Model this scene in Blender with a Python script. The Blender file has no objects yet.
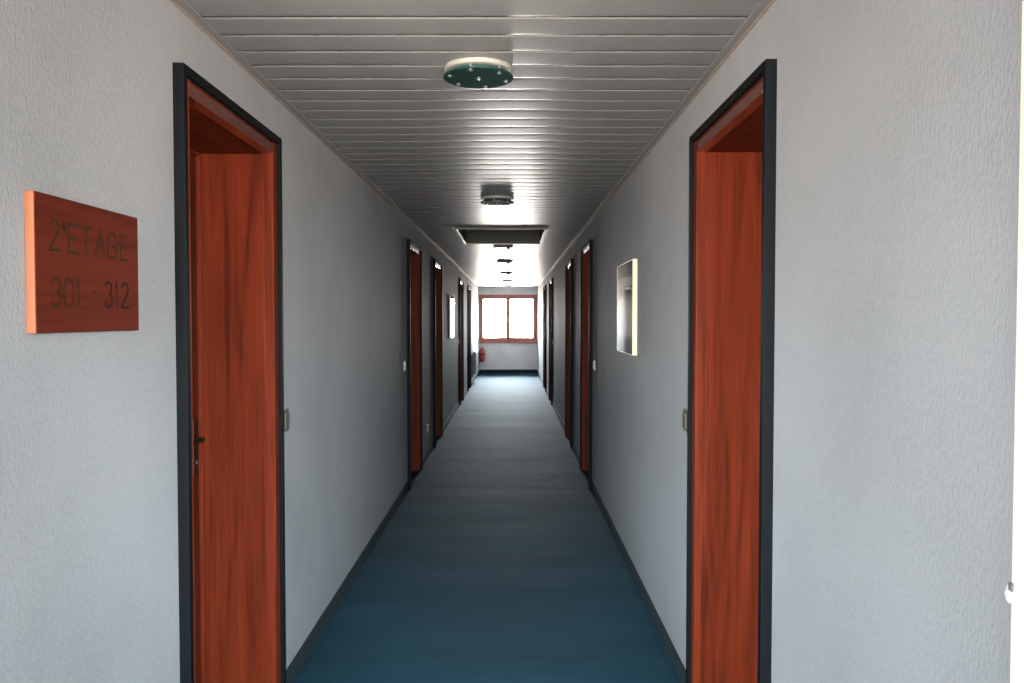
import bpy, bmesh, math, random
from mathutils import Vector, Matrix
random.seed(7)
C = bpy.context.scene.collection
sc = bpy.context.scene
PI = math.pi

# ------------------------------------------------------------------ dimensions (metres)
XL, XR = -0.904, 0.696          # corridor side walls
XC = (XL + XR) / 2
H = 2.33                        # ceiling height
EYE = 1.48
YE = 21.7                       # end wall
LY, RY = 1.28, 1.092              # where the corridor walls begin, left / right
T = 0.42                        # wall thickness
DOOR_Y = {-1: [2.15, 6.88, 9.15, 13.6, 16.2], 1: [2.12, 6.90, 9.12, 13.6, 16.2]}
DW, DH = 0.91, 2.162            # outer size of the door frame
BK, CS = 0.025, 0.045           # black strip and wood casing widths
LYB = -.80                      # back wall of the landing
LX0, LX1 = -2.7, 2.5             # landing side walls

# ------------------------------------------------------------------ materials
def mat(name, color=(.5, .5, .5), rough=.5, metal=0, spec=.5, coat=0, coat_rough=.05):
    m = bpy.data.materials.new(name); m.use_nodes = True
    b = m.node_tree.nodes['Principled BSDF']
    b.inputs['Base Color'].default_value = (*color, 1)
    b.inputs['Roughness'].default_value = rough
    b.inputs['Metallic'].default_value = metal
    b.inputs['Specular IOR Level'].default_value = spec
    b.inputs['Coat Weight'].default_value = coat
    b.inputs['Coat Roughness'].default_value = coat_rough
    return m

def nodes(m):
    return m.node_tree.nodes, m.node_tree.links, m.node_tree.nodes['Principled BSDF']

def coords(m, scale):
    n, l, b = nodes(m)
    tc = n.new('ShaderNodeTexCoord'); mp = n.new('ShaderNodeMapping')
    mp.inputs['Scale'].default_value = scale
    l.new(tc.outputs['Object'], mp.inputs['Vector'])
    return mp.outputs['Vector']

def noise(m, scale, vec, detail=4, rough=.55, dist=0):
    n, l, b = nodes(m)
    t = n.new('ShaderNodeTexNoise')
    t.inputs['Scale'].default_value = scale; t.inputs['Detail'].default_value = detail
    t.inputs['Roughness'].default_value = rough; t.inputs['Distortion'].default_value = dist
    l.new(vec, t.inputs['Vector'])
    return t.outputs['Fac']

def ramp(m, fac, stops):
    n, l, b = nodes(m)
    r = n.new('ShaderNodeValToRGB')
    while len(r.color_ramp.elements) < len(stops): r.color_ramp.elements.new(.5)
    for e, (p, c) in zip(r.color_ramp.elements, stops):
        e.position = p; e.color = (*c, 1)
    l.new(fac, r.inputs['Fac'])
    return r.outputs['Color']

def bump(m, fac, strength, dist):
    n, l, b = nodes(m)
    bp = n.new('ShaderNodeBump'); bp.inputs['Strength'].default_value = strength
    bp.inputs['Distance'].default_value = dist
    l.new(fac, bp.inputs['Height'])
    if b.inputs['Normal'].links:
        l.new(b.inputs['Normal'].links[0].from_socket, bp.inputs['Normal'])
    l.new(bp.outputs['Normal'], b.inputs['Normal'])

def wood(name, dark, light, grain, rough=.3, spec=.5, coat=0, fine=1.0):
    """grain = axis along which the grain runs (0,1,2)"""
    m = mat(name, light, rough, spec=spec, coat=coat)
    sc_ = [9 * fine] * 3; sc_[grain] = .55
    v = coords(m, sc_)
    f = noise(m, 1.6, v, 5, .6, 1.1)
    sc2 = [90 * fine] * 3; sc2[grain] = 2.0
    v2 = coords(m, sc2)
    g = noise(m, 1.5, v2, 3, .6)
    n, l, b = nodes(m)
    mx = n.new('ShaderNodeMath'); mx.operation = 'MULTIPLY_ADD'
    l.new(g, mx.inputs[0]); mx.inputs[1].default_value = .35
    l.new(f, mx.inputs[2])
    mid = tuple((a + c) / 2 for a, c in zip(dark, light))
    l.new(ramp(m, mx.outputs[0], [(.45, dark), (.62, mid), (.85, light)]), b.inputs['Base Color'])
    bump(m, g, .08, .001)
    return m

M = {}
# wallpaper: grey woven structure
def wallpaper(name, col):
    m = mat(name, col, .75, spec=.06)
    n, l, b = nodes(m)
    v = coords(m, (1, 1, 1))
    big = noise(m, 2.2, v, 3)
    lo = tuple(c * .91 for c in col); hi = tuple(min(1, c * 1.07) for c in col)
    v2 = coords(m, (170, 170, 90))
    fine = noise(m, 1, v2, 2)
    mx = n.new('ShaderNodeMath'); mx.operation = 'MULTIPLY_ADD'
    l.new(fine, mx.inputs[0]); mx.inputs[1].default_value = .8; 
    l.new(big, mx.inputs[2])
    l.new(ramp(m, mx.outputs[0], [(.6, lo), (1.15 if False else 1.0, hi)]), b.inputs['Base Color'])
    bump(m, fine, .6, .003)
    v3 = coords(m, (9, 9, .6))
    bump(m, noise(m, 1, v3, 2), .10, .004)
    return m
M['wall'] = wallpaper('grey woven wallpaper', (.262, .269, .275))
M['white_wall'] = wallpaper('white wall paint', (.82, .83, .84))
M['end_wall'] = wallpaper('glare-whitened end wall paint', (.92, .91, .915))  # near white: window overexposure worked into the wall colour

# teal carpet
m = mat('teal carpet', (.05, .12, .16), .72, spec=.055)
m.node_tree.nodes['Principled BSDF'].inputs['Specular Tint'].default_value = (.55, .85, 1, 1)
n, l, b = nodes(m)
v = coords(m, (1, 1, 1))
v_b = coords(m, (.55, 2.6, 1))
f = noise(m, 1.3, v_b, 4, .6, .4)
g = noise(m, 420, v, 2)
mx = n.new('ShaderNodeMath'); mx.operation = 'MULTIPLY_ADD'
l.new(g, mx.inputs[0]); mx.inputs[1].default_value = .5; l.new(f, mx.inputs[2])
l.new(ramp(m, mx.outputs[0], [(.45, (.006, .028, .042)), (.95, (.012, .046, .068))]), b.inputs['Base Color'])
b.inputs['Sheen Weight'].default_value = .0
b.inputs['Sheen Roughness'].default_value = .45
b.inputs['Sheen Tint'].default_value = (.6, .85, 1, 1)
bump(m, g, .5, .004)
bump(m, noise(m, .55, v_b, 2, .5, .3), .5, .05)
M['carpet'] = m
M['skirting'] = mat('dark teal skirting', (.015, .028, .035), .85, spec=.15)

# ceiling slats
m = mat('painted aluminium slats', (.19, .192, .190), .36, metal=.02, spec=.18)
v = coords(m, (.6, 7, 1)); f = noise(m, 1.2, v, 2)
bump(m, f, .12, .004)
M['slat'] = m
M['void_shade'] = mat('dark void and joint shade', (.02, .018, .016), .9, spec=.1)  # also painted on the slat sides as joint shade
M['angle'] = mat('painted aluminium edge angle', (.20, .198, .194), .55, spec=.3)
M['bead'] = mat('warm highlight lip', (.27, .21, .17), .25, spec=.6)  # warm tint puts the ceiling edge highlight into the lip's colour

M['wood_v'] = wood('red cherry wood, upright grain', (.036, .0038, .0012), (.150, .0225, .0068), 2, .5, .12)
M['wood_y'] = wood('red cherry wood, level grain', (.036, .0038, .0012), (.150, .0225, .0068), 1, .5, .12)
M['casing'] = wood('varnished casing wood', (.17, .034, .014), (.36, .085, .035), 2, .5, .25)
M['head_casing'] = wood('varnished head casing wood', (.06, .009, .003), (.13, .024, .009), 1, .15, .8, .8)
M['leaf'] = wood('door leaf wood', (.035, .005, .002), (.09, .016, .005), 2, .6, .15)
M['plaque'] = wood('plaque wood', (.055, .0064, .0022), (.098, .0145, .0048), 1, .6, .12, 0, 1.6)
M['plaque_edge'] = wood('paler plaque edge wood', (.20, .066, .028), (.25, .092, .042), 2, .6, .3)  # edge faces set paler than the plaque front
M['black'] = mat('black frame lacquer', (.0025, .0036, .0046), .6, spec=.1)
M['ink'] = mat('dark green engraved paint', (.014, .013, .0045), .7, spec=.2)
M['ink_dark'] = mat('near black engraved paint', (.008, .005, .003), .7, spec=.2)
M['brass'] = mat('aged brass', (.05, .033, .022), .6, metal=1)
M['plastic_brown'] = mat('dull olive plastic', (.075, .07, .045), .5)
M['chrome'] = mat('dull chrome', (.5, .5, .5), .3, metal=1)
M['cream'] = mat('cream lacquered wood', (.80, .70, .50), .4)
M['trim_white'] = mat('cream corner bead', (.78, .76, .66), .5)
M['plastic'] = mat('ivory plastic', (.62, .60, .52), .35)
M['plastic_dark'] = mat('dark grey plastic', (.04, .04, .04), .5)  # dark plugs for keyholes and socket holes
M['lamp_base'] = mat('cream enamelled metal', (.24, .235, .21), .4)
M['green_glass'] = mat('dark green lamp glass', (.006, .030, .024), .05, spec=.6)
M['green_frost'] = mat('frosted green lamp glass', (.015, .045, .038), .3)
M['hatch'] = mat('dark grey hatch lining', (.09, .09, .082), .7)
M['hatch_frame'] = mat('beige metal hatch frame', (.46, .42, .36), .3, metal=.1)
M['hatch_edge'] = mat('grey hatch panel edge', (.10, .10, .095), .5)
M['window_wood'] = wood('flare-lightened red window wood', (.30, .08, .06), (.48, .15, .11), 2, .3, .5)  # lighter than the door wood: lens flare mixed into the stain
M['red'] = mat('red enamel', (.55, .018, .015), .25)
M['rubber'] = mat('black rubber', (.015, .015, .015), .5)
M['radiator'] = mat('grey white radiator enamel', (.45, .46, .48), .35)
M['strap'] = mat('woven grey strap', (.35, .28, .27), .8)
M['chip'] = mat('broken plaster', (.60, .60, .58), .9)
M['chip_dark'] = mat('dark chip hollow', (.10, .10, .10), .9)

# clear window glass: transparent with a Fresnel reflection
m = bpy.data.materials.new('clear window glass'); m.use_nodes = True
nt = m.node_tree; nt.nodes.clear()
o = nt.nodes.new('ShaderNodeOutputMaterial'); mix = nt.nodes.new('ShaderNodeMixShader')
tr = nt.nodes.new('ShaderNodeBsdfTransparent'); tr.inputs[0].default_value = (.94, .96, .96, 1)
gl = nt.nodes.new('ShaderNodeBsdfGlossy'); gl.inputs['Roughness'].default_value = .02
fr = nt.nodes.new('ShaderNodeFresnel'); fr.inputs[0].default_value = 1.45
nt.links.new(fr.outputs[0], mix.inputs[0]); nt.links.new(tr.outputs[0], mix.inputs[1])
nt.links.new(gl.outputs[0], mix.inputs[2]); nt.links.new(mix.outputs[0], o.inputs[0])
M['glass'] = m

# prints behind glass
def print_mat(name, c1, c2, c3):
    m = mat(name, c1, .06, spec=.5, coat=1, coat_rough=.03)
    n, l, b = nodes(m)
    v = coords(m, (1, 3.5, 2.2))
    f = noise(m, 2.2, v, 5, .6, .8)
    l.new(ramp(m, f, [(.35, c1), (.5, c2), (.7, c3)]), b.inputs['Base Color'])
    return m
M['print_a'] = print_mat('dark print under glass', (.03, .022, .02), (.10, .075, .06), (.24, .19, .15))
M['print_b'] = print_mat('print paled by window reflection', (.40, .34, .28), (.55, .50, .44), (.70, .66, .60))  # pale tones stand in for the window's reflection on the glass

# ------------------------------------------------------------------ mesh helpers
def box(bm, x0, x1, y0, y1, z0, z1, mi=0):
    vs = [bm.verts.new((x, y, z)) for x in (x0, x1) for y in (y0, y1) for z in (z0, z1)]
    for q in ((0, 1, 3, 2), (4, 6, 7, 5), (0, 4, 5, 1), (2, 3, 7, 6), (0, 2, 6, 4), (1, 5, 7, 3)):
        f = bm.faces.new([vs[i] for i in q]); f.material_index = mi
    return vs

def bevelled(bm, x0, x1, y0, y1, z0, z1, r=.003, seg=2, mi=0):
    t = bmesh.new(); box(t, x0, x1, y0, y1, z0, z1)
    bmesh.ops.recalc_face_normals(t, faces=t.faces)
    bmesh.ops.bevel(t, geom=list(t.edges), offset=r, segments=seg, affect='EDGES', profile=.5)
    merge(bm, t, mi)

def merge(bm, t, mi=0):
    mp = {v: bm.verts.new(v.co) for v in t.verts}
    for f in t.faces:
        try:
            nf = bm.faces.new([mp[v] for v in f.verts]); nf.material_index = mi; nf.smooth = f.smooth
        except ValueError: pass
    t.free()

def lathe(bm, prof, origin=(0, 0, 0), axis='Z', n=32, mi=0, smooth=True):
    """prof: list of (radius, height)"""
    rings = []
    for r, h in prof:
        ring = []
        for k in range(n):
            a = 2 * PI * k / n
            c, s = r * math.cos(a), r * math.sin(a)
            p = (c, s, h) if axis == 'Z' else ((h, c, s) if axis == 'X' else (c, h, s))
            ring.append(bm.verts.new((origin[0] + p[0], origin[1] + p[1], origin[2] + p[2])))
        rings.append(ring)
    for a, b_ in zip(rings, rings[1:]):
        for k in range(n):
            f = bm.faces.new((a[k], a[(k + 1) % n], b_[(k + 1) % n], b_[k])); f.smooth = smooth; f.material_index = mi
    for ring in (rings[0], rings[-1]):
        f = bm.faces.new(ring); f.material_index = mi

def tube(bm, pts, r, n=10, mi=0, flat=None):
    pts = [Vector(p) for p in pts]
    rings = []
    up0 = None
    for i, p in enumerate(pts):
        d = (pts[min(i + 1, len(pts) - 1)] - pts[max(i - 1, 0)]).normalized()
        if up0 is None:
            up0 = Vector((1, 0, 0)) if abs(d.x) < .8 else Vector((0, 0, 1))
        s = d.cross(up0).normalized(); u = s.cross(d).normalized(); up0 = u
        rr = r[i] if isinstance(r, (list, tuple)) else r
        rings.append([bm.verts.new(p + s * rr * math.cos(2 * PI * k / n) + u * rr * math.sin(2 * PI * k / n) * (flat or 1)) for k in range(n)])
    for a, b_ in zip(rings, rings[1:]):
        for k in range(n):
            f = bm.faces.new((a[k], a[(k + 1) % n], b_[(k + 1) % n], b_[k])); f.smooth = True; f.material_index = mi
    for ring in (rings[0], rings[-1]):
        bm.faces.new(ring).material_index = mi

def obj(name, bm, mats, parent=None, loc=(0, 0, 0)):
    bmesh.ops.recalc_face_normals(bm, faces=bm.faces)
    for e in bm.edges:
        if e.calc_face_angle(0) > .55: e.smooth = False
    me = bpy.data.meshes.new(name); bm.to_mesh(me); bm.free()
    for mm in (mats if isinstance(mats, (list, tuple)) else [mats]): me.materials.append(mm)
    o = bpy.data.objects.new(name, me); C.objects.link(o); o.location = loc
    if parent: o.parent = parent
    return o

def tag(o, label, cat, group=None, kind=None):
    o['label'] = label; o['category'] = cat
    if group: o['group'] = group
    if kind: o['kind'] = kind
    return o

def thing(name, label, cat, loc=(0, 0, 0), group=None, kind=None):
    o = bpy.data.objects.new(name, None); C.objects.link(o); o.location = loc
    o.empty_display_size = .1
    return tag(o, label, cat, group, kind)

def dup(root, loc, label, group=None, name=None, mirror=False):
    r = root.copy(); C.objects.link(r); r.location = loc; r['label'] = label
    if name: r.name = name
    if group: r['group'] = group
    for ch in list(root.children):
        c = ch.copy(); C.objects.link(c); c.parent = r
        for g in list(ch.children):
            d = g.copy(); C.objects.link(d); d.parent = c
    return r

def struct(name, bm, mats, label, cat):
    return tag(obj(name, bm, mats), label, cat, kind='structure')

# ------------------------------------------------------------------ room shell
bm = bmesh.new(); box(bm, LX0 - .2, LX1 + .2, LYB - .2, YE + .3, -.12, 0)
struct('floor', bm, M['carpet'], 'long teal carpet running down the corridor to the window', 'carpet')

def side_wall(name, s, x, y0, label):
    """corridor wall with a recess for every door; s = -1 left, +1 right"""
    bm = bmesh.new()
    xa = lambda a: x + s * a
    edges = [y0] + [v for d in DOOR_Y[s] for v in (d + .02, d + DW - .02)] + [YE]
    def bx(a0, a1, ya, yb, za, zb):
        p, q = sorted((xa(a0), xa(a1))); box(bm, p, q, ya, yb, za, zb)
    for i in range(0, len(edges), 2):
        bx(0, .36, edges[i], edges[i + 1], 0, H + .1)
    for d in DOOR_Y[s]:
        bx(0, .36, d + .02, d + DW - .02, DH - .02, H + .1)
    bx(.36, T, y0, YE, 0, H + .1)
    return struct(name, bm, M['wall'], label, 'wall')
side_wall('wall_left', -1, XL, LY, 'grey wallpapered corridor wall on the left side')
side_wall('wall_right', 1, XR, RY, 'grey wallpapered corridor wall on the right side')

# end wall with the window opening
WZ0, WZ1 = .84, 2.125
bm = bmesh.new()
box(bm, XL, XR, YE, YE + .3, 0, WZ0)
box(bm, XL, XR, YE, YE + .3, WZ1, H + .1)
box(bm, XL - T, XL, YE, YE + .3, 0, H + .1)
box(bm, XR, XR + T, YE, YE + .3, 0, H + .1)
struct('wall_end', bm, M['end_wall'], 'glare-whitened wall at the far end below and above the window', 'wall')

# landing behind the camera: unseen walls, windows added to light the near corridor
bm = bmesh.new(); box(bm, XR + .004, LX1 + .2, RY - .004, RY + .3, 0, H + .1)
box(bm, XR, XR + .004, RY - .004, RY, 0, H + .1)
struct('wall_landing_right', bm, M['white_wall'], 'bright white landing wall at the right edge of the photo', 'wall')
bm = bmesh.new(); box(bm, LX0 - .2, XL - .004, LY - .004, LY + .3, 0, H + .1)
box(bm, XL - .004, XL, LY - .004, LY, 0, H + .1)
struct('wall_landing_left', bm, M['white_wall'], 'white landing wall left of the corridor mouth', 'wall')
BZ0, BZ1 = .80, 2.2
for x0, x1, y1, nm, side in ((LX1, LX1 + .2, RY, 'wall_landing_side', 'right'), (LX0 - .2, LX0, LY, 'wall_landing_far_side', 'left')):
    bm = bmesh.new(); box(bm, x0, x1, LYB, y1, 0, H + .1)
    struct(nm, bm, M['white_wall'], 'white landing wall on the %s side of the viewer' % side, 'wall')
BW = [(-2.25, -.55), (.32, 1.80)]  # added window pair and pier, sized for their light on the corridor
bm = bmesh.new()
for a, c in ((LX0 - .2, BW[0][0]), (BW[0][1], BW[1][0]), (BW[1][1], LX1 + .2)): box(bm, a, c, LYB - .2, LYB, 0, H + .1)
for a, c in BW:
    box(bm, a, c, LYB - .2, LYB, 0, BZ0); box(bm, a, c, LYB - .2, LYB, BZ1, H + .1)
struct('wall_landing_back', bm, M['wall'], 'grey landing wall with two added windows behind the viewer', 'wall')

# ceiling: slats across the corridor with open joints, a dark void above
HX0, HX1, HY0, HY1 = -.530, .322, 7.52, 9.12      # hatch opening
bm = bmesh.new()
pitch, gap, th, rr = .1435, .012, .016, .0016
SAG = .00035
y = 2.142 - pitch * 8
sx0, sx1 = XL + .030, XR - .030
rnd = random.Random(3)
def slat(x0, x1, ya, yb, tilt):
    prof = []
    for k in range(4):
        a = PI + k * PI / 6; prof.append((ya + rr + rr * math.cos(a), H + rr + rr * math.sin(a)))
    for k in range(1, 8):
        u = k / 8; prof.append((ya + rr + (yb - ya - 2 * rr) * u, H - SAG * 4 * u * (1 - u)))
    for k in range(4):
        a = 1.5 * PI + k * PI / 6; prof.append((yb - rr + rr * math.cos(a), H + rr + rr * math.sin(a)))
    prof += [(yb, H + th), (ya, H + th)]
    yc = (ya + yb) / 2
    L = [bm.verts.new((x0, p, z + (p - yc) * tilt)) for p, z in prof]
    R = [bm.verts.new((x1, p, z + (p - yc) * tilt)) for p, z in prof]
    n_ = len(prof)
    for k in range(n_):
        f = bm.faces.new((L[k], L[(k + 1) % n_], R[(k + 1) % n_], R[k])); f.smooth = k < 14; f.material_index = 1 if k in (13, 14, 15, n_ - 1) else 0  # slat sides coloured dark so the joints look shaded
    bm.faces.new(L); bm.faces.new(R)
while y + gap / 2 < YE:
    ya, yb = y + gap / 2, min(y + pitch - gap / 2, YE)
    if ya > RY - .05 and yb - ya > .02:
        t_ = rnd.uniform(-.006, .006)
        if yb < HY0 or ya > HY1: slat(sx0, sx1, ya, yb, t_)
        else:
            slat(sx0, HX0 - .005, ya, yb, t_); slat(HX1 + .005, sx1, ya, yb, t_)
            if ya < HY0 - .02: slat(HX0 - .005, HX1 + .005, ya, HY0, t_)
            if yb > HY1 + .02: slat(HX0 - .005, HX1 + .005, HY1, yb, t_)
    y += pitch
# landing: plain boards
box(bm, LX0 - .2, LX1 + .2, LYB - .3, RY - .04, H, H + .1)
box(bm, LX0 - .2, XL - .0, RY - .04, LY + .3, H, H + .1)
box(bm, XR, LX1 + .2, RY - .04, RY + .3, H, H + .1)
# void above the slats
Z1 = H + .075
box(bm, XL - .1, XR + .1, RY - .04, HY0 - .02, Z1, Z1 + .02, 1)
box(bm, XL - .1, XR + .1, HY1 + .02, YE + .1, Z1, Z1 + .02, 1)
box(bm, XL - .1, HX0 - .02, HY0 - .02, HY1 + .02, Z1, Z1 + .02, 1)
box(bm, HX1 + .02, XR + .1, HY0 - .02, HY1 + .02, Z1, Z1 + .02, 1)
struct('ceiling', bm, [M['slat'], M['void_shade']], 'grey metal slat ceiling with narrow joints across the corridor', 'ceiling')

# edge angles along both walls
for i, (x0, x1, xw, nm) in enumerate(((XL, XL + .032, XL, 'left'), (XR - .032, XR, XR, 'right'))):
    bm = bmesh.new()
    bevelled(bm, x0, x1, RY if i else LY, YE, H - .004, H - .0005, .0012, 1)
    for f in bm.faces: f.material_index = 0
    if i == 0: box(bm, xw, xw + .006, LY, YE, H - .011, H - .004, 1)
    else: box(bm, xw - .006, xw, RY, YE, H - .011, H - .004, 1)
    struct('trim_%d' % (i + 1), bm, [M['angle'], M['bead']], 'thin metal angle where the slat ceiling meets the %s wall' % nm, 'trim')

# corner bead at the right edge, with a chip knocked out of it
bm = bmesh.new()
box(bm, XR - .0025, XR + .018, RY - .007, RY - .0035, 0, H)
box(bm, XR - .0025, XR - .0003, RY - .0035, RY + .008, 0, H)
tr3 = struct('trim_3', bm, M['trim_white'], 'cream corner bead down the outer corner at the right edge', 'trim')
bm = bmesh.new()
bmesh.ops.create_icosphere(bm, subdivisions=2, radius=.008)
for v in bm.verts:
    v.co *= rnd.uniform(.7, 1.2); v.co.x *= .35; v.co.z *= 1.6
chip = obj('plaster_chip', bm, M['chip'], tr3, (XR - .003, RY + .014, 1.095))
chip['label'] = 'small chip of broken plaster'
bm = bmesh.new()
bmesh.ops.create_icosphere(bm, subdivisions=2, radius=.006)
for v in bm.verts:
    v.co *= rnd.uniform(.7, 1.2); v.co.x *= .35; v.co.z *= 1.3
obj('plaster_hollow', bm, M['chip_dark'], tr3, (XR - .003, RY + .008, 1.107))

# baseboards between the doors
for s, x, y0, nm in ((-1, XL, LY, 'left'), (1, XR, RY, 'right')):
    bm = bmesh.new()
    edges = [y0] + [v for d in DOOR_Y[s] for v in (d, d + DW)] + [YE]
    for i in range(0, len(edges), 2):
        a, c = sorted((x, x - s * .012))
        bevelled(bm, a, c, edges[i], edges[i + 1], -.004, .075, .003, 2)
    struct('baseboard_' + nm, bm, M['skirting'], 'dark teal skirting strip along the %s wall' % nm, 'baseboard')
bm = bmesh.new(); bevelled(bm, XL + .012, XR - .012, YE - .012, YE, -.004, .095, .003)
struct('baseboard_end', bm, M['skirting'], 'dark skirting strip below the far window', 'baseboard')

# ------------------------------------------------------------------ windows
def window(name, label, x0, x1, z0, z1, y, inward, sill=True):
    """two-leaf casement; inward = -1 when the room lies at smaller y"""
    w = thing(name, label, 'window', ((x0 + x1) / 2, y, z0), kind='structure')
    hw, hh = (x1 - x0) / 2, z1 - z0
    def ya(a, b_): return tuple(sorted((inward * a, inward * b_)))
    F = .055
    bm = bmesh.new(); a, b_ = ya(-.09, -.02)
    for (p, q, r, t) in ((-hw, -hw + F, 0, hh), (hw - F, hw, 0, hh), (-hw + F, hw - F, 0, F), (-hw + F, hw - F, hh - F, hh)):
        bevelled(bm, p, q, a, b_, r, t, .004)
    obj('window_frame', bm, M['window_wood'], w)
    S = .070
    for sgn in (-1, 1):
        p0, p1 = sorted((0, sgn * (hw - F)))
        c0 = F; c1 = hh - F
        bm = bmesh.new(); a, b_ = ya(-.08, .0)
        wl = S * .8
        L_, R_ = (S, wl) if sgn < 0 else (wl, S)
        for (p, q, r, t) in ((p0, p0 + L_, c0, c1), (p1 - R_, p1, c0, c1), (p0 + L_, p1 - R_, c0, c0 + S), (p0 + L_, p1 - R_, c1 - S, c1)):
            bevelled(bm, p, q, a, b_, r, t, .004)
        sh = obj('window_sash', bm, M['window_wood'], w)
        bm = bmesh.new(); a, b_ = ya(-.045, -.039)
        box(bm, p0 + L_ - .003, p1 - R_ + .003, a, b_, c0 + S - .003, c1 - S + .003)
        obj('window_pane', bm, M['glass'], sh)
    bm = bmesh.new(); a, b_ = ya(0, .012)
    bevelled(bm, -.014, .014, a, b_, hh * .5 - .045, hh * .5 + .045, .003)
    a, b_ = ya(.012, .045); bevelled(bm, -.007, .007, a, b_, hh * .5 - .007, hh * .5 + .007, .002)
    a, b_ = ya(.036, .050); bevelled(bm, -.009, .009, a, b_, hh * .5 - .10, hh * .5 + .012, .004)
    obj('window_handle', bm, M['plastic'], w)
    if sill:
        bm = bmesh.new(); a, b_ = ya(-.02, .07)
        bevelled(bm, -hw, hw, a, b_, -.028, 0, .005)
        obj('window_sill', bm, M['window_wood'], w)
    return w
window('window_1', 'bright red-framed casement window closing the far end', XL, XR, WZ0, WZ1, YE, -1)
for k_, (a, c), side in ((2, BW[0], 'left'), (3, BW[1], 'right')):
    window('window_%d' % k_, 'added landing window behind the viewer on the %s' % side, a, c, BZ0, BZ1, LYB, 1)

# ------------------------------------------------------------------ doors
ORD = ['nearest', 'second', 'third', 'fourth', 'last']
def frame_ring(bm, s, xa, xb, o0, o1, top0, top1, head=True):
    """three-sided strip: o0/o1 inset from outer edge, local y 0..DW"""
    p, q = sorted((s * xa, s * xb))
    bevelled(bm, p, q, o0, o1, 0, top0, .002)
    bevelled(bm, p, q, DW - o1, DW - o0, 0, top0, .002)
    if head: bevelled(bm, p, q, o1, DW - o1, top1, top0, .002)

def make_door(s, label, name, loc):
    d = thing(name, label, 'door', loc, 'wooden doors along the %s wall' % ('left' if s < 0 else 'right'), 'structure')
    # local x: 0 at wall face, wall thickness along +s ; room along -s
    bm = bmesh.new(); frame_ring(bm, s, -.030, .02, 0, BK, DH, DH - BK)
    obj('outer_frame', bm, M['black'], d)['label'] = 'thin black outer frame'
    bm = bmesh.new(); frame_ring(bm, s, -.016, .02, BK, BK + CS, DH - BK, DH - BK - CS, False)
    obj('casing', bm, M['wood_v'], d)
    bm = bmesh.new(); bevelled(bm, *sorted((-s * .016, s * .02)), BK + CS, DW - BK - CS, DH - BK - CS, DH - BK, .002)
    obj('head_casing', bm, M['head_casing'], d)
    i0 = BK + CS; top = DH - BK - CS
    bm = bmesh.new(); p, q = sorted((s * .0, s * .30))
    p, q = sorted((s * .02, s * .30))
    bevelled(bm, p, q, i0 - .022, i0, 0, top, .002)
    bevelled(bm, p, q, DW - i0, DW - i0 + .022, 0, top, .002)
    obj('jamb', bm, M['wood_v'], d)
    bm = bmesh.new(); bevelled(bm, p, q, i0 - .022, DW - i0 + .022, top, top + .022, .002)
    obj('door_head', bm, M['wood_y'], d)
    bm = bmesh.new()
    p, q = sorted((s * .268, s * .308)); bevelled(bm, p, q, i0, DW - i0, .006, top, .003)
    lf = obj('door_leaf', bm, M['leaf'], d)
    bm = bmesh.new()
    p, q = sorted((s * .24, s * .262))
    for a, c in ((i0, i0 + .012), (DW - i0 - .012, DW - i0)):
        bevelled(bm, *sorted((s * .252, s * .268)), a, c, 0, top, .002)
    bevelled(bm, *sorted((s * .252, s * .268)), i0 + .012, DW - i0 - .012, top - .012, top, .002)
    obj('door_stop', bm, M['wood_v'], d)
    # lever handle near the far edge of the leaf
    hy = DW - i0 - .055
    bm = bmesh.new(); bevelled(bm, *sorted((s * .260, s * .268)), hy - .019, hy + .019, .90, 1.11, .003)
    obj('handle_plate', bm, M['brass'], lf)
    bm = bmesh.new()
    tube(bm, [(s * .262, hy, 1.035), (s * .236, hy, 1.035), (s * .229, hy - .010, 1.035), (s * .227, hy - .030, 1.035), (s * .228, hy - .11, 1.032)],
         [.007, .007, .007, .0065, .005], 12)
    obj('door_handle', bm, M['brass'], lf)
    bm = bmesh.new(); tube(bm, [(s * .262, hy, .95), (s * .255, hy, .95)], .008, 10)
    obj('keyhole', bm, M['plastic_dark'], lf)
    bm = bmesh.new()
    for z in (.25, 1.05, 1.85):
        lathe(bm, [(.007, z - .04), (.007, z + .04)], (s * .258, i0 + .018, 0), n=10)
    obj('hinge', bm, M['brass'], lf)
    return d
LABL = ['nearest wooden door in the left wall, right of the wood plaque',
        'second door down the left wall, after the long blank stretch',
        'third door down the left wall, just before the framed picture',
        'fourth door down the left wall, just beyond the framed picture',
        'last door in the left wall, before the radiator']
LABR = ['nearest wooden door in the right wall, before the framed picture',
        'second door down the right wall, first beyond the framed picture',
        'third door down the right wall, last before the long dim gap',
        'fourth door down the right wall, deep in the corridor',
        'last door in the right wall, nearest the far window']
k = 1
for s, x, labs in ((-1, XL, LABL), (1, XR, LABR)):
    first = None
    for yv, lab in zip(DOOR_Y[s], labs):
        if first is None: first = make_door(s, lab, 'door_%d' % k, (x, yv, 0))
        else: dup(first, (x, yv, 0), lab, name='door_%d' % k)
        k += 1

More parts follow.
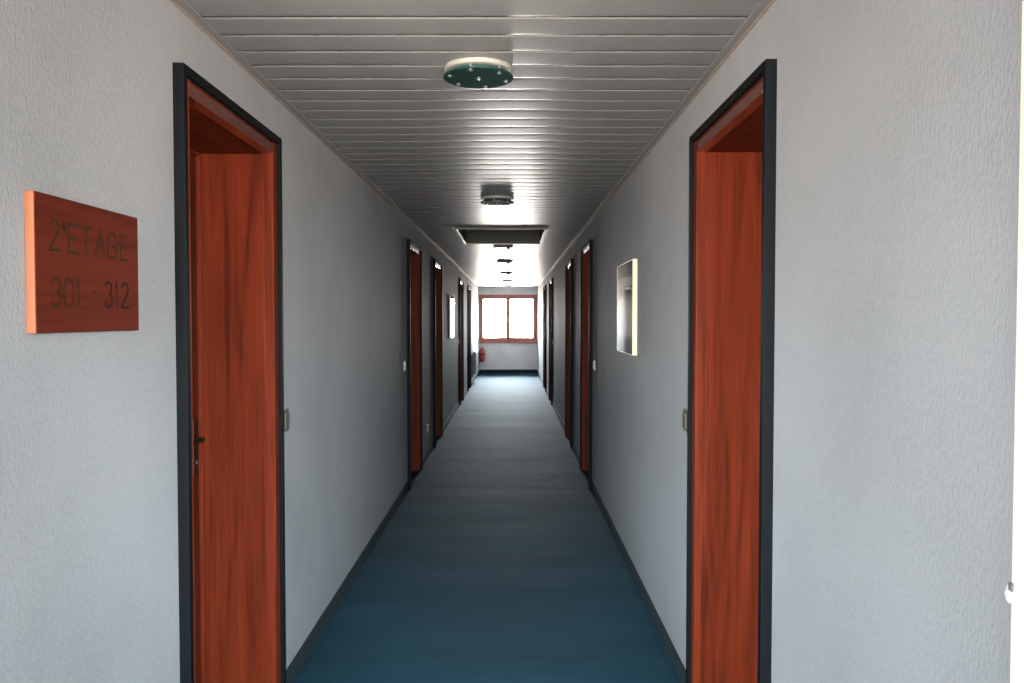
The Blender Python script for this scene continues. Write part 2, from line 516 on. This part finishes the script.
# ------------------------------------------------------------------ ceiling hatch
h = thing('ceiling_hatch', 'dark rectangular hatch recessed in the slat ceiling between the second and third lamps', 'hatch', ((HX0 + HX1) / 2, (HY0 + HY1) / 2, H))
hw, hl = (HX1 - HX0) / 2, (HY1 - HY0) / 2
bm = bmesh.new()
for a, c, e, g in ((-hw - .022, -hw + .012, -hl, hl), (hw - .012, hw + .022, -hl, hl), (-hw - .022, hw + .022, hl - .012, hl + .022)):
    bevelled(bm, a, c, e, g, -.012, .004, .002)
obj('hatch_frame', bm, M['hatch_frame'], h)
bm = bmesh.new(); bevelled(bm, -hw - .012, hw + .012, -hl - .022, -hl, -.018, .004, .003)
obj('hatch_lip', bm, M['hatch_edge'], h)
bm = bmesh.new()
D = .36
box(bm, -hw, -hw + .01, -hl, hl, .003, D); box(bm, hw - .01, hw, -hl, hl, .003, D)
box(bm, -hw + .01, hw - .01, -hl, -hl + .01, .003, D); box(bm, -hw + .01, hw - .01, hl - .01, hl, .003, D)
box(bm, -hw, hw, -hl, hl, D, D + .01)
obj('hatch_lining', bm, M['hatch'], h)

# ------------------------------------------------------------------ ceiling lamps
def make_lamp(loc, label):
    t = thing('ceiling_lamp', label, 'ceiling lamp', loc, 'round glass ceiling lamps')
    bm = bmesh.new(); lathe(bm, [(.112, .002), (.117, -.002), (.117, -.014), (.113, -.017), (.02, -.017)], n=48)
    obj('lamp_base', bm, M['lamp_base'], t)
    bm = bmesh.new(); lathe(bm, [(.096, -.016), (.098, -.024), (.092, -.027), (.02, -.027)], n=40)
    obj('lamp_diffuser', bm, M['green_frost'], t)
    bm = bmesh.new(); lathe(bm, [(.001, -.0290), (.116, -.0290), (.119, -.0305), (.119, -.0345), (.117, -.036), (.001, -.036)], n=56)
    obj('glass_disc', bm, M['green_glass'], t)
    for i in range(6):
        a = 2 * PI * i / 6 + .3
        cx, cy = .098 * math.cos(a), .098 * math.sin(a)
        bm = bmesh.new(); lathe(bm, [(.0045, -.014), (.0045, -.036), (.0085, -.0362), (.0085, -.0375), (.005, -.0395), (.001, -.040)], n=14)
        obj('lamp_stud', bm, M['chrome'], t, (cx, cy, 0))
    bm = bmesh.new(); lathe(bm, [(.009, -.036), (.009, -.0375), (.005, -.0395), (.001, -.040)], n=16)
    obj('centre_knob', bm, M['chrome'], t)
    return t
LAB = ['dark green round glass ceiling lamp nearest the viewer, between the first doors',
       'round glass ceiling lamp hanging just before the dark hatch',
       'round glass ceiling lamp right behind the dark hatch',
       'fourth round ceiling lamp, second beyond the hatch',
       'fifth round ceiling lamp, third beyond the hatch',
       'sixth round ceiling lamp, next to last before the window',
       'last round ceiling lamp, closest to the far window']
LY_ = [2.74, 5.66, 9.4, 11.85, 14.8, 17.8, 20.5]
lamp = make_lamp((XC - .01, LY_[0], H), LAB[0])
for yv, lb in zip(LY_[1:], LAB[1:]): dup(lamp, (XC, yv, H), lb)

# ------------------------------------------------------------------ floor sign plaque "2°ETAGE / 301 - 312"
PW, PHt, PT = .410, .265, .020
sg = thing('floor_sign', 'square reddish wood plaque with engraved floor and room numbers on the left wall', 'sign', (XL, 1.487, 1.452))
bm = bmesh.new(); bevelled(bm, 0, PT, 0, PW, 0, PHt, .0015, 1)
for f in bm.faces: f.material_index = 0
bm.normal_update()
for f in bm.faces:
    if abs(f.normal.x) < .5: f.material_index = 1
ob = obj('plaque_board', bm, [M['plaque'], M['plaque_edge']], sg)

def arc(cx, cy, rx, ry, a0, a1, n=10):
    return [(cx + rx * math.cos(math.radians(a0 + (a1 - a0) * i / n)), cy + ry * math.sin(math.radians(a0 + (a1 - a0) * i / n))) for i in range(n + 1)]
G = {
 '2': [arc(.5, .74, .45, .26, 170, -35, 12) + [(.0, .0), (1, 0)]],
 'o': [arc(.5, .5, .5, .5, 0, 360, 12)],
 'E': [[(1, 1), (0, 1), (0, 0), (1, 0)], [(0, .52), (.8, .52)]],
 'T': [[(0, 1), (1, 1)], [(.5, 1), (.5, 0)]],
 'A': [[(0, 0), (.5, 1), (1, 0)], [(.2, .36), (.8, .36)]],
 'G': [arc(.5, .72, .5, .28, 20, 180, 10) + arc(.5, .28, .5, .28, 180, 345, 10) + [(1, .46), (.55, .46)]],
 '3': [arc(.45, .76, .45, .24, 160, -70, 10) + arc(.45, .27, .52, .27, 75, -160, 12)],
 '0': [arc(.5, .74, .5, .26, 0, 180, 10) + arc(.5, .26, .5, .26, 180, 360, 10) + [(1, .74)]],
 '1': [[(.1, .72), (.6, 1), (.6, 0)]],
 '-': [[(0, .5), (1, .5)]],
 '.': [[(.3, .0), (.7, .0)]],
}
def lettering(items, material, r):
    for ch, u0, u1, v0, v1 in items:
        bm = bmesh.new()
        for st in G[ch]:
            pts = [(PT + .0003, (u0 + (u1 - u0) * a) * PW, PHt * (1 - v0) - (v1 - v0) * PHt * (1 - b_)) for a, b_ in st]
            for p, q in zip(pts, pts[1:]):
                tube(bm, [p, q], r, 8, flat=.09)
            for p in pts[1:-1]:
                lathe(bm, [(r, -.0004), (r, .0004)], p, 'X', 10)
        obj('engraved_character', bm, material, sg)
lettering([('2', .115, .195, .18, .395), ('o', .225, .252, .185, .235), ('E', .278, .362, .185, .395), ('T', .392, .485, .185, .395),
           ('A', .528, .625, .185, .395), ('G', .652, .745, .185, .395), ('E', .79, .868, .185, .395)], M['ink'], .0026)
lettering([('3', .130, .205, .60, .80), ('0', .232, .312, .60, .80), ('1', .335, .38, .60, .80), ('-', .500, .535, .64, .73)], M['ink'], .0026)
lettering([('3', .622, .695, .592, .80), ('1', .715, .765, .592, .80), ('2', .795, .878, .592, .80), ('.', .905, .93, .7, .80)], M['ink_dark'], .0029)

# ------------------------------------------------------------------ framed pictures
def picture(s, x, y0, y1, z0, z1, pm, label, depth=.027, lip=.004):
    """s: wall side; frame with its own side faces, print under glass"""
    t = thing('framed_picture', label, 'picture', (x, (y0 + y1) / 2, z0))
    t.rotation_euler.z = -s * .0075     # turned slightly so the glass mirrors the bright far end
    hl, hh = (y1 - y0) / 2, z1 - z0
    bm = bmesh.new()
    p, q = sorted((0, -s * depth))
    bevelled(bm, p, q, -hl, -hl + lip, 0, hh, .0015)
    bevelled(bm, p, q, hl - lip, hl, 0, hh, .0015)
    bevelled(bm, p, q, -hl + lip, hl - lip, 0, lip, .0015)
    bevelled(bm, p, q, -hl + lip, hl - lip, hh - lip, hh, .0015)
    obj('picture_frame', bm, M['cream'], t)
    bm = bmesh.new(); p, q = sorted((-s * .004, -s * (depth - .002)))
    box(bm, p, q, -hl + lip, hl - lip, lip, hh - lip)
    obj('picture_print', bm, pm, t)
picture(1, XR, 4.43, 5.13, 1.275, 1.81, M['print_a'], 'glossy dark picture in cream frame on the right wall')
picture(-1, XL, 11.42, 12.25, 1.20, 1.82, M['print_b'], 'framed picture with pale glare painted in on the left wall between third and fourth doors')

# ------------------------------------------------------------------ switches and socket
def switch(s, x, yc, z, label, hgt=.088, wid=.082, pm='plastic'):
    t = thing('light_switch', label, 'light switch', (x, yc, z), 'light switches beside the doors')
    bm = bmesh.new(); p, q = sorted((0, -s * .009)); bevelled(bm, p, q, -wid / 2, wid / 2, -hgt / 2, hgt / 2, .004, 3)
    obj('switch_plate', bm, M[pm], t)
    bm = bmesh.new(); p, q = sorted((-s * .008, -s * .015)); bevelled(bm, p, q, -wid * .32, wid * .32, -hgt * .34, hgt * .34, .003, 2)
    obj('rocker', bm, M[pm], t)
switch(-1, XL, 3.165, 1.075, 'light switch just beyond the nearest left door', pm='plastic_brown')
switch(1, XR, 3.165, 1.075, 'light switch just beyond the nearest right door', pm='plastic_brown')
switch(-1, XL, 6.70, 1.085, 'light switch on the left wall just before the second door')
switch(1, XR, 6.70, 1.085, 'light switch on the right wall just before the second door')
switch(-1, XL, 13.42, 1.085, 'light switch on the left wall just before the fourth door')
switch(1, XR, 13.42, 1.085, 'light switch on the right wall just before the fourth door')
t = thing('wall_socket', 'low power socket on left wall between second and third doors', 'socket', (XL, 8.5, .31))
bm = bmesh.new(); bevelled(bm, 0, .010, -.04, .04, -.04, .04, .004, 3); obj('socket_plate', bm, M['plastic'], t)
bm = bmesh.new(); lathe(bm, [(.024, .009), (.024, .0125), (.019, .0125), (.018, .0105)], n=24, axis='X'); obj('socket_insert', bm, M['plastic'], t)
bm = bmesh.new()
for dy in (-.0095, .0095): lathe(bm, [(.0028, .010), (.0028, .0118)], (0, dy, 0), 'X', 10)
obj('socket_hole', bm, M['plastic_dark'], t)

# ------------------------------------------------------------------ radiator near the end, left wall
RY0, RY1, RZ0, RZ1 = 17.95, 18.95, .20, .72
rd = thing('radiator', 'pale panel radiator low on the left wall beyond the last door', 'radiator', (XL + .004, RY0, RZ0))
L_, Hh = RY1 - RY0, RZ1 - RZ0
bm = bmesh.new(); 
for x0 in (.030, .078):
    bevelled(bm, x0, x0 + .012, 0, L_, 0, Hh, .004)
n_ = 24
for i in range(n_):
    yy = .03 + (L_ - .06) * i / (n_ - 1)
    bevelled(bm, .0895, .0945, yy - .012, yy + .012, .03, Hh - .03, .002, 1)
obj('radiator_panel', bm, M['radiator'], rd)
bm = bmesh.new()
for i in range(40):
    yy = .02 + (L_ - .04) * i / 39
    box(bm, .042, .078, yy - .0008, yy + .0008, .03, Hh - .02)
obj('convector_fins', bm, M['radiator'], rd)
bm = bmesh.new(); bevelled(bm, .028, .092, .0, L_, Hh + .001, Hh + .009, .002); obj('top_grille', bm, M['radiator'], rd)
for yy in (.15, L_ - .15):
    bm = bmesh.new(); bevelled(bm, 0, .030, yy - .015, yy + .015, .04, Hh - .06, .002); obj('wall_bracket', bm, M['radiator'], rd)
bm = bmesh.new(); tube(bm, [(.055, -.002, .04), (.055, -.04, .04), (.055, -.05, .03), (.055, -.05, -RZ0 + .0)], .008, 10)
obj('supply_pipe', bm, M['radiator'], rd)
bm = bmesh.new(); lathe(bm, [(.012, -.01), (.022, 0), (.024, .03), (.018, .05)], (.055, -.05, .05), n=20)
obj('thermostat_valve', bm, M['plastic'], rd)

# ------------------------------------------------------------------ fire extinguisher on the end wall
ex = thing('fire_extinguisher', 'red fire extinguisher hung low in the left corner under the far window', 'fire extinguisher', (-.815, YE - .085, .31))
bm = bmesh.new()
lathe(bm, [(.050, .012), (.064, .02), (.066, .04), (.066, .27), (.060, .30), (.040, .325), (.018, .335), (.018, .345)], n=32)
obj('tank', bm, M['red'], ex)
bm = bmesh.new(); lathe(bm, [(.060, 0), (.068, .003), (.068, .028), (.062, .030)], n=32); obj('base_ring', bm, M['rubber'], ex)
bm = bmesh.new(); lathe(bm, [(.016, .342), (.018, .35), (.018, .368), (.010, .374)], n=18); obj('valve', bm, M['brass'], ex)
bm = bmesh.new(); bevelled(bm, -.012, .085, -.008, .008, .372, .380, .003); bevelled(bm, -.010, .075, -.008, .008, .352, .358, .002); obj('lever', bm, M['red'], ex)
bm = bmesh.new()
tube(bm, [(.018, -.01, .36), (.05, -.03, .355), (.085, -.035, .32), (.092, -.03, .25), (.088, -.025, .15), (.085, -.02, .08)], [.008] * 5 + [.012], 10)
obj('hose', bm, M['rubber'], ex)
bm = bmesh.new(); bevelled(bm, -.03, .03, .064, .089, .10, .30, .002)
for z in (.12, .26):
    lathe(bm, [(.0665, z), (.0685, z + .002), (.0685, z + .014), (.0665, z + .016)], n=32)
obj('wall_bracket', bm, M['chrome'], ex)

# shutter strap left of the window
st = thing('shutter_strap', 'roller shutter strap with winder box at the left of the far window', 'shutter strap', (XL - .003, YE - .16, .74))
bm = bmesh.new(); bevelled(bm, 0, .018, -.02, .02, 0, .20, .004); obj('winder_box', bm, M['strap'], st)
bm = bmesh.new(); box(bm, .008, .0105, -.011, .011, .20, 1.38); obj('strap_band', bm, M['strap'], st)
bm = bmesh.new(); bevelled(bm, 0, .016, -.016, .016, 1.37, 1.42, .003); obj('strap_guide', bm, M['strap'], st)

# ------------------------------------------------------------------ daylight
SKY_SIDE, SKY_SUN = 155.0, 180.0
w = bpy.data.worlds.new('overcast daylight'); sc.world = w; w.use_nodes = True
nt = w.node_tree; nt.nodes.clear()
out = nt.nodes.new('ShaderNodeOutputWorld'); bg = nt.nodes.new('ShaderNodeBackground')
tc = nt.nodes.new('ShaderNodeTexCoord'); sp = nt.nodes.new('ShaderNodeSeparateXYZ')
def rng(sock, a0, a1, b0, b1):
    mr = nt.nodes.new('ShaderNodeMapRange'); mr.interpolation_type = 'SMOOTHSTEP'
    for k_, v_ in (('From Min', a0), ('From Max', a1), ('To Min', b0), ('To Max', b1)): mr.inputs[k_].default_value = v_
    nt.links.new(sock, mr.inputs['Value']); return mr.outputs[0]
rp = nt.nodes.new('ShaderNodeValToRGB')
rp.color_ramp.elements[0].color = (.66, .56, .50, 1); rp.color_ramp.elements[1].color = (.88, .96, 1.03, 1)
nt.links.new(tc.outputs['Generated'], sp.inputs[0])
nt.links.new(rng(sp.outputs['Z'], -.15, .25, 0, 1), rp.inputs[0]); nt.links.new(rp.outputs[0], bg.inputs[0])
# the sky is far brighter on the side of the hidden sun, which the far window faces
nt.links.new(rng(sp.outputs['Y'], .25, .9, SKY_SIDE, SKY_SUN), bg.inputs[1])
nt.links.new(bg.outputs[0], out.inputs[0])

def portal(sx, sz, loc, rz):
    L = bpy.data.lights.new('window_portal', 'AREA'); L.shape = 'RECTANGLE'
    L.size = sx; L.size_y = sz; L.cycles.is_portal = True
    o = bpy.data.objects.new('window_portal', L); C.objects.link(o)
    o.location = loc; o.rotation_euler = (PI / 2, 0, rz)   # rz = 0 shines along +y
portal(XR - XL, WZ1 - WZ0, (XC, YE + .15, (WZ0 + WZ1) / 2), PI)
for a, c in BW: portal(c - a, BZ1 - BZ0, ((a + c) / 2, LYB - .12, (BZ0 + BZ1) / 2), 0)

# ------------------------------------------------------------------ camera
cam = bpy.data.cameras.new('camera'); cam.lens = 36 * 800 / 1024; cam.sensor_width = 36
co = bpy.data.objects.new('camera', cam); C.objects.link(co)
co.location = (0, 0, EYE); co.rotation_euler = (PI / 2 - math.atan(23 / 800), 0, 0)
cam.clip_start = .02
sc.camera = co

sc.view_settings.view_transform = 'Standard'; sc.view_settings.look = 'None'
sc.view_settings.gamma = 1; sc.view_settings.use_curve_mapping = False
sc.view_settings.exposure = 0
sc.cycles.max_bounces = 14; sc.cycles.diffuse_bounces = 9; sc.cycles.glossy_bounces = 6
sc.cycles.caustics_reflective = True
sc.cycles.sample_clamp_indirect = 10
